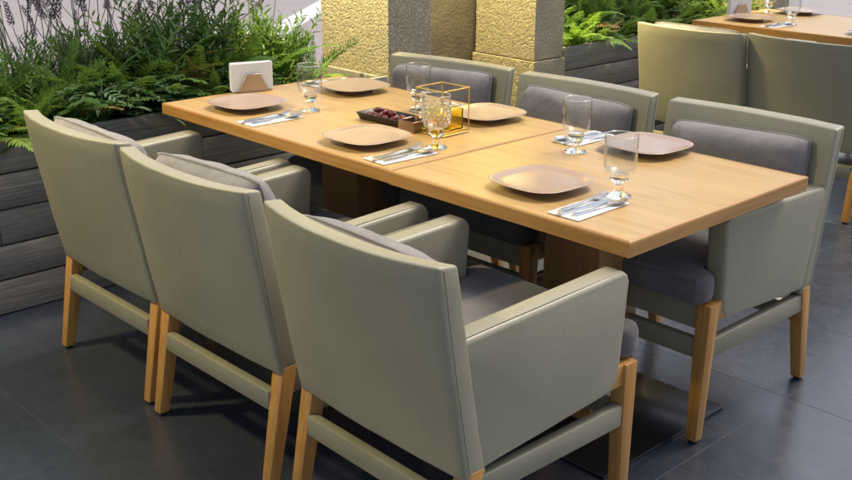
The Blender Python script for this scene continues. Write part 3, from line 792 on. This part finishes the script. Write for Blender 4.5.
def fern(kind, x, y, z, n, sc, label, group, lean=(0, 0)):
    t = thing('fern' if kind != 'lime' else 'lime_fern', label, 'fern', (x, y, z), random.uniform(0, 6.28), group)
    t.rotation_euler = (lean[0], lean[1], t.rotation_euler.z) if False else t.rotation_euler
    for k in range(n):
        a = k*2.399+random.uniform(-.3, .3); inc = random.uniform(-.15, .95)*(1 if k > n*.4 else .6)
        o = link('frond', random.choice(FRONDS['dry' if random.random() < .05 else kind]), t, (random.uniform(-.02, .02), random.uniform(-.02, .02), 0), Euler((inc*.8-.05, random.uniform(-.3, .3), a), 'XYZ'))
        s = sc*random.uniform(.75, 1.15); o.scale = (s, s, s)
    return t
def cutplant(x, y, z, n, sc, label, group):
    t = thing('cut_leaf_plant', label, 'plant', (x, y, z), random.uniform(0, 6.28), group)
    for k in range(n):
        a = k*2.399+random.uniform(-.3, .3); f = k/n; hgt = .02+.15*f*sc
        o = link('leaf', random.choice(CUT), t, (.02*math.cos(a), .02*math.sin(a), hgt), (random.uniform(-.2, .6)*(1.2-f), random.uniform(-.3, .3), a))
        s = sc*random.uniform(.8, 1.25); o.scale = (s, s, s)
    link('stem', tube('stem', [(0, 0, -.02), (.006, 0, .1*sc), (0, .004, .2*sc)], [.005, .004, .002], M['stem'], 6), t)
    return t
def feather(x, y, z, n, sc, label, group):
    t = thing('feathery_shrub', label, 'shrub', (x, y, z), random.uniform(0, 6.28), group)
    for k in range(n):
        a = k*2.399+random.uniform(-.3, .3)
        o = link('plume', random.choice(PLUME), t, (.03*math.cos(a), .03*math.sin(a), 0), Euler((random.uniform(-.75, .1), 0, a), 'XYZ'))
        s = sc*random.uniform(.75, 1.15); o.scale = (s, s, s)
    return t
def lavender(x, y, z, n, sc, label, group):
    t = thing('lavender', label, 'lavender', (x, y, z), random.uniform(0, 6.28), group)
    for k in range(n):
        i = random.randrange(3); me, ln, bend = STALK[i]; a = random.uniform(0, 6.28)
        s = sc*random.uniform(.8, 1.15)
        o = link('flower_stalk', me, t, (random.uniform(-.05, .05), random.uniform(-.05, .05), 0), (random.gauss(0, .2), random.gauss(0, .2), a)); o.scale = (s, s, s)
        h = link('flower_spike', SPIKE[k % 3], o, (0, bend, ln), (-2*bend, 0, 0)); q = random.uniform(.75, 1.3); h.scale = (q, q, q)
    return t
def sprig_mesh(seed, ln=.42):
    rng = random.Random(seed); vs = []; fs = []
    P_ = lambda t: Vector((.03*math.sin(t*2.2+seed), .06*t*t, ln*t))
    for k in range(7):
        t = k/6; p = P_(t); vs += [p-Vector((.0025*(1-.6*t), 0, 0)), p+Vector((.0025*(1-.6*t), 0, 0))]
    for k in range(6): fs.append((2*k, 2*k+1, 2*k+3, 2*k+2))
    for k in range(26):
        t = .2+.8*k/26; a = k*2.4+rng.random()*.6; el = .35+.7*t
        d = Vector((math.cos(a), math.sin(a), el)).normalized(); n = Vector((-math.cos(a)*el, -math.sin(a)*el, 1)).normalized()
        leaflet(vs, fs, P_(t), d, n, (.085-.045*t)*rng.uniform(.75, 1.2), (.0105-.004*t)*rng.uniform(.8, 1.2), .3)
    return pydata('sprig', vs, fs, M['sprig'])
M['sprig'] = mat_leaf('broad_leaf_green', (.03, .085, .022), (.11, .20, .055), .4, .3)
SPRIG = [sprig_mesh(k) for k in range(4)]
def leafy(x, y, z, n, sc, label):
    t = thing('leafy_shrub', label, 'shrub', (x, y, z), random.uniform(0, 6.28), 'upright leafy shrubs in the left planter')
    for k in range(n):
        a = k*2.399; o = link('sprig', SPRIG[k % 4], t, (.025*math.cos(a), .025*math.sin(a), 0), Euler((random.uniform(-.5, .1), random.uniform(-.1, .1), a), 'XYZ'))
        s_ = sc*random.uniform(.75, 1.15); o.scale = (s_, s_, s_)
    return t
rnd = random.uniform
GP = 'plants in the left planter'
Z0 = .60
# front row: arching ferns and cut-leaf plants hanging a little over the edge
y = -.85; k = 0
while y < .84:
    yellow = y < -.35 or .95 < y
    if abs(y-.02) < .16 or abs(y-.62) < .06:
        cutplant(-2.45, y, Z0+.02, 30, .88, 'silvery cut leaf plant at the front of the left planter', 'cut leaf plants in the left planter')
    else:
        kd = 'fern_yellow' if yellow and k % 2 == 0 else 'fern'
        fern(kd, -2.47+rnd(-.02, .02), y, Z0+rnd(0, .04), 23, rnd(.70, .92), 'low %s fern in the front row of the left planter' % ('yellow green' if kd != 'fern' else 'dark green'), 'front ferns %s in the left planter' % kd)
    y += rnd(.13, .19); k += 1
# middle row
y = -.9
while y < .96:
    r_ = random.random()
    if r_ < .68:
        kd = 'fern_yellow' if random.random() < .25 else 'fern'
        fern(kd, -2.64+rnd(-.04, .04), y, Z0+rnd(.02, .07), 24, rnd(.88, 1.12), 'taller %s fern in the middle row of the left planter' % ('yellow green' if kd != 'fern' else 'dark green'), 'middle ferns %s in the left planter' % kd)
    elif r_ < .97: feather(-2.64, y, Z0, 12, rnd(.8, .95), 'feathery green shrub in the left planter', 'feathery shrubs in the left planter')
    else: cutplant(-2.62, y, Z0+.07, 26, .95, 'silvery cut leaf plant in the middle of the left planter', 'cut leaf plants mid planter')
    y += rnd(.12, .17)
# back row and lavender
y = -1.05
while y < 1.1:
    bs = 1.08 if .12 < y < .8 else (.86 if y >= .8 else .92)
    if random.random() < .42: feather(-2.84+rnd(-.04, .04), y, Z0, 17, bs*rnd(.9, 1.12), 'feathery green shrub in the back row of the left planter', 'feathery shrubs at the back of the left planter')
    else: fern('fern', -2.84, y, Z0+.05, 18, bs*rnd(.95, 1.1), 'dark green fern in the back row of the left planter', 'back ferns in the left planter')
    y += rnd(.11, .16)
y = -.75
while y < .95:
    lavender(-2.80+rnd(-.12, .10), y, Z0+.02, 10 if y < .45 else 6, rnd(1.02, 1.35), 'purple lavender rising over the ferns of the left planter', 'lavender in the left planter'); y += rnd(.10, .15)
for yy, sc in ((-.5, .85), (-.22, .8), (.08, .9), (.27, 1.1), (.42, 1.0), (.62, 1.05), (.78, 1.12), (.95, .9)):
    leafy(-2.76+rnd(-.05, .05), yy, Z0, 9, sc, 'upright broad leaved shrub in the left planter')
for yy in (-.62, -.3, .2, .5): leafy(-2.56, yy, Z0, 8, .66, 'low broad leaved shrub near the front of the left planter')
# lit lime fern at column
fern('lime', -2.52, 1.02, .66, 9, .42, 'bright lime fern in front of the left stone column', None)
feather(-2.66, 1.05, .62, 10, .8, 'feathery shrub lit yellow next to the left stone column', None)
# right planter
y = 2.72
while y < 4.6:
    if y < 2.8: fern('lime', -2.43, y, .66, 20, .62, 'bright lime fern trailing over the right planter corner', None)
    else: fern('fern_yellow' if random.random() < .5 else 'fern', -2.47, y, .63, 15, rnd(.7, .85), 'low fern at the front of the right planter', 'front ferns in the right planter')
    y += rnd(.15, .2)
y = 2.72
while y < 4.65:
    if random.random() < .5: fern('fern', -2.68, y, .66, 16, rnd(.85, 1.05), 'taller fern at the back of the right planter', 'back ferns in the right planter')
    else: feather(-2.68, y, .62, 13, rnd(.85, 1.05), 'feathery shrub at the back of the right planter', 'feathery shrubs in the right planter')
    y += rnd(.16, .21)
y = 2.75
while y < 4.6:
    feather(-2.88, y, .62, 13, rnd(1.0, 1.2), 'tall feathery shrub behind the right planter row', 'tall feathery shrubs in the right planter'); y += rnd(.18, .25)
lavender(-2.6, 4.15, .62, 8, 1.0, 'purple lavender in the right planter near the far table', None)

# ------------------------------------------------------------------ plants that look alike are told apart by their order from the column
ORD = ['first', 'second', 'third', 'fourth', 'fifth', 'sixth', 'seventh', 'eighth', 'ninth', 'tenth', 'eleventh', 'twelfth', 'thirteenth', 'fourteenth', 'fifteenth', 'sixteenth', 'seventeenth', 'eighteenth', 'nineteenth', 'twentieth']
byl = {}
for o in bpy.data.objects:
    if o.parent is None and o.get('category') in ('fern', 'plant', 'shrub', 'lavender'): byl.setdefault(o['label'], []).append(o)
for lab, os_ in byl.items():
    if len(os_) > 1:
        right = 'right planter' in lab
        os_.sort(key=lambda q: q.location.y if right else -q.location.y)
        for k, q in enumerate(os_): q['label'] = '%s, %s from the column' % (lab, ORD[k])
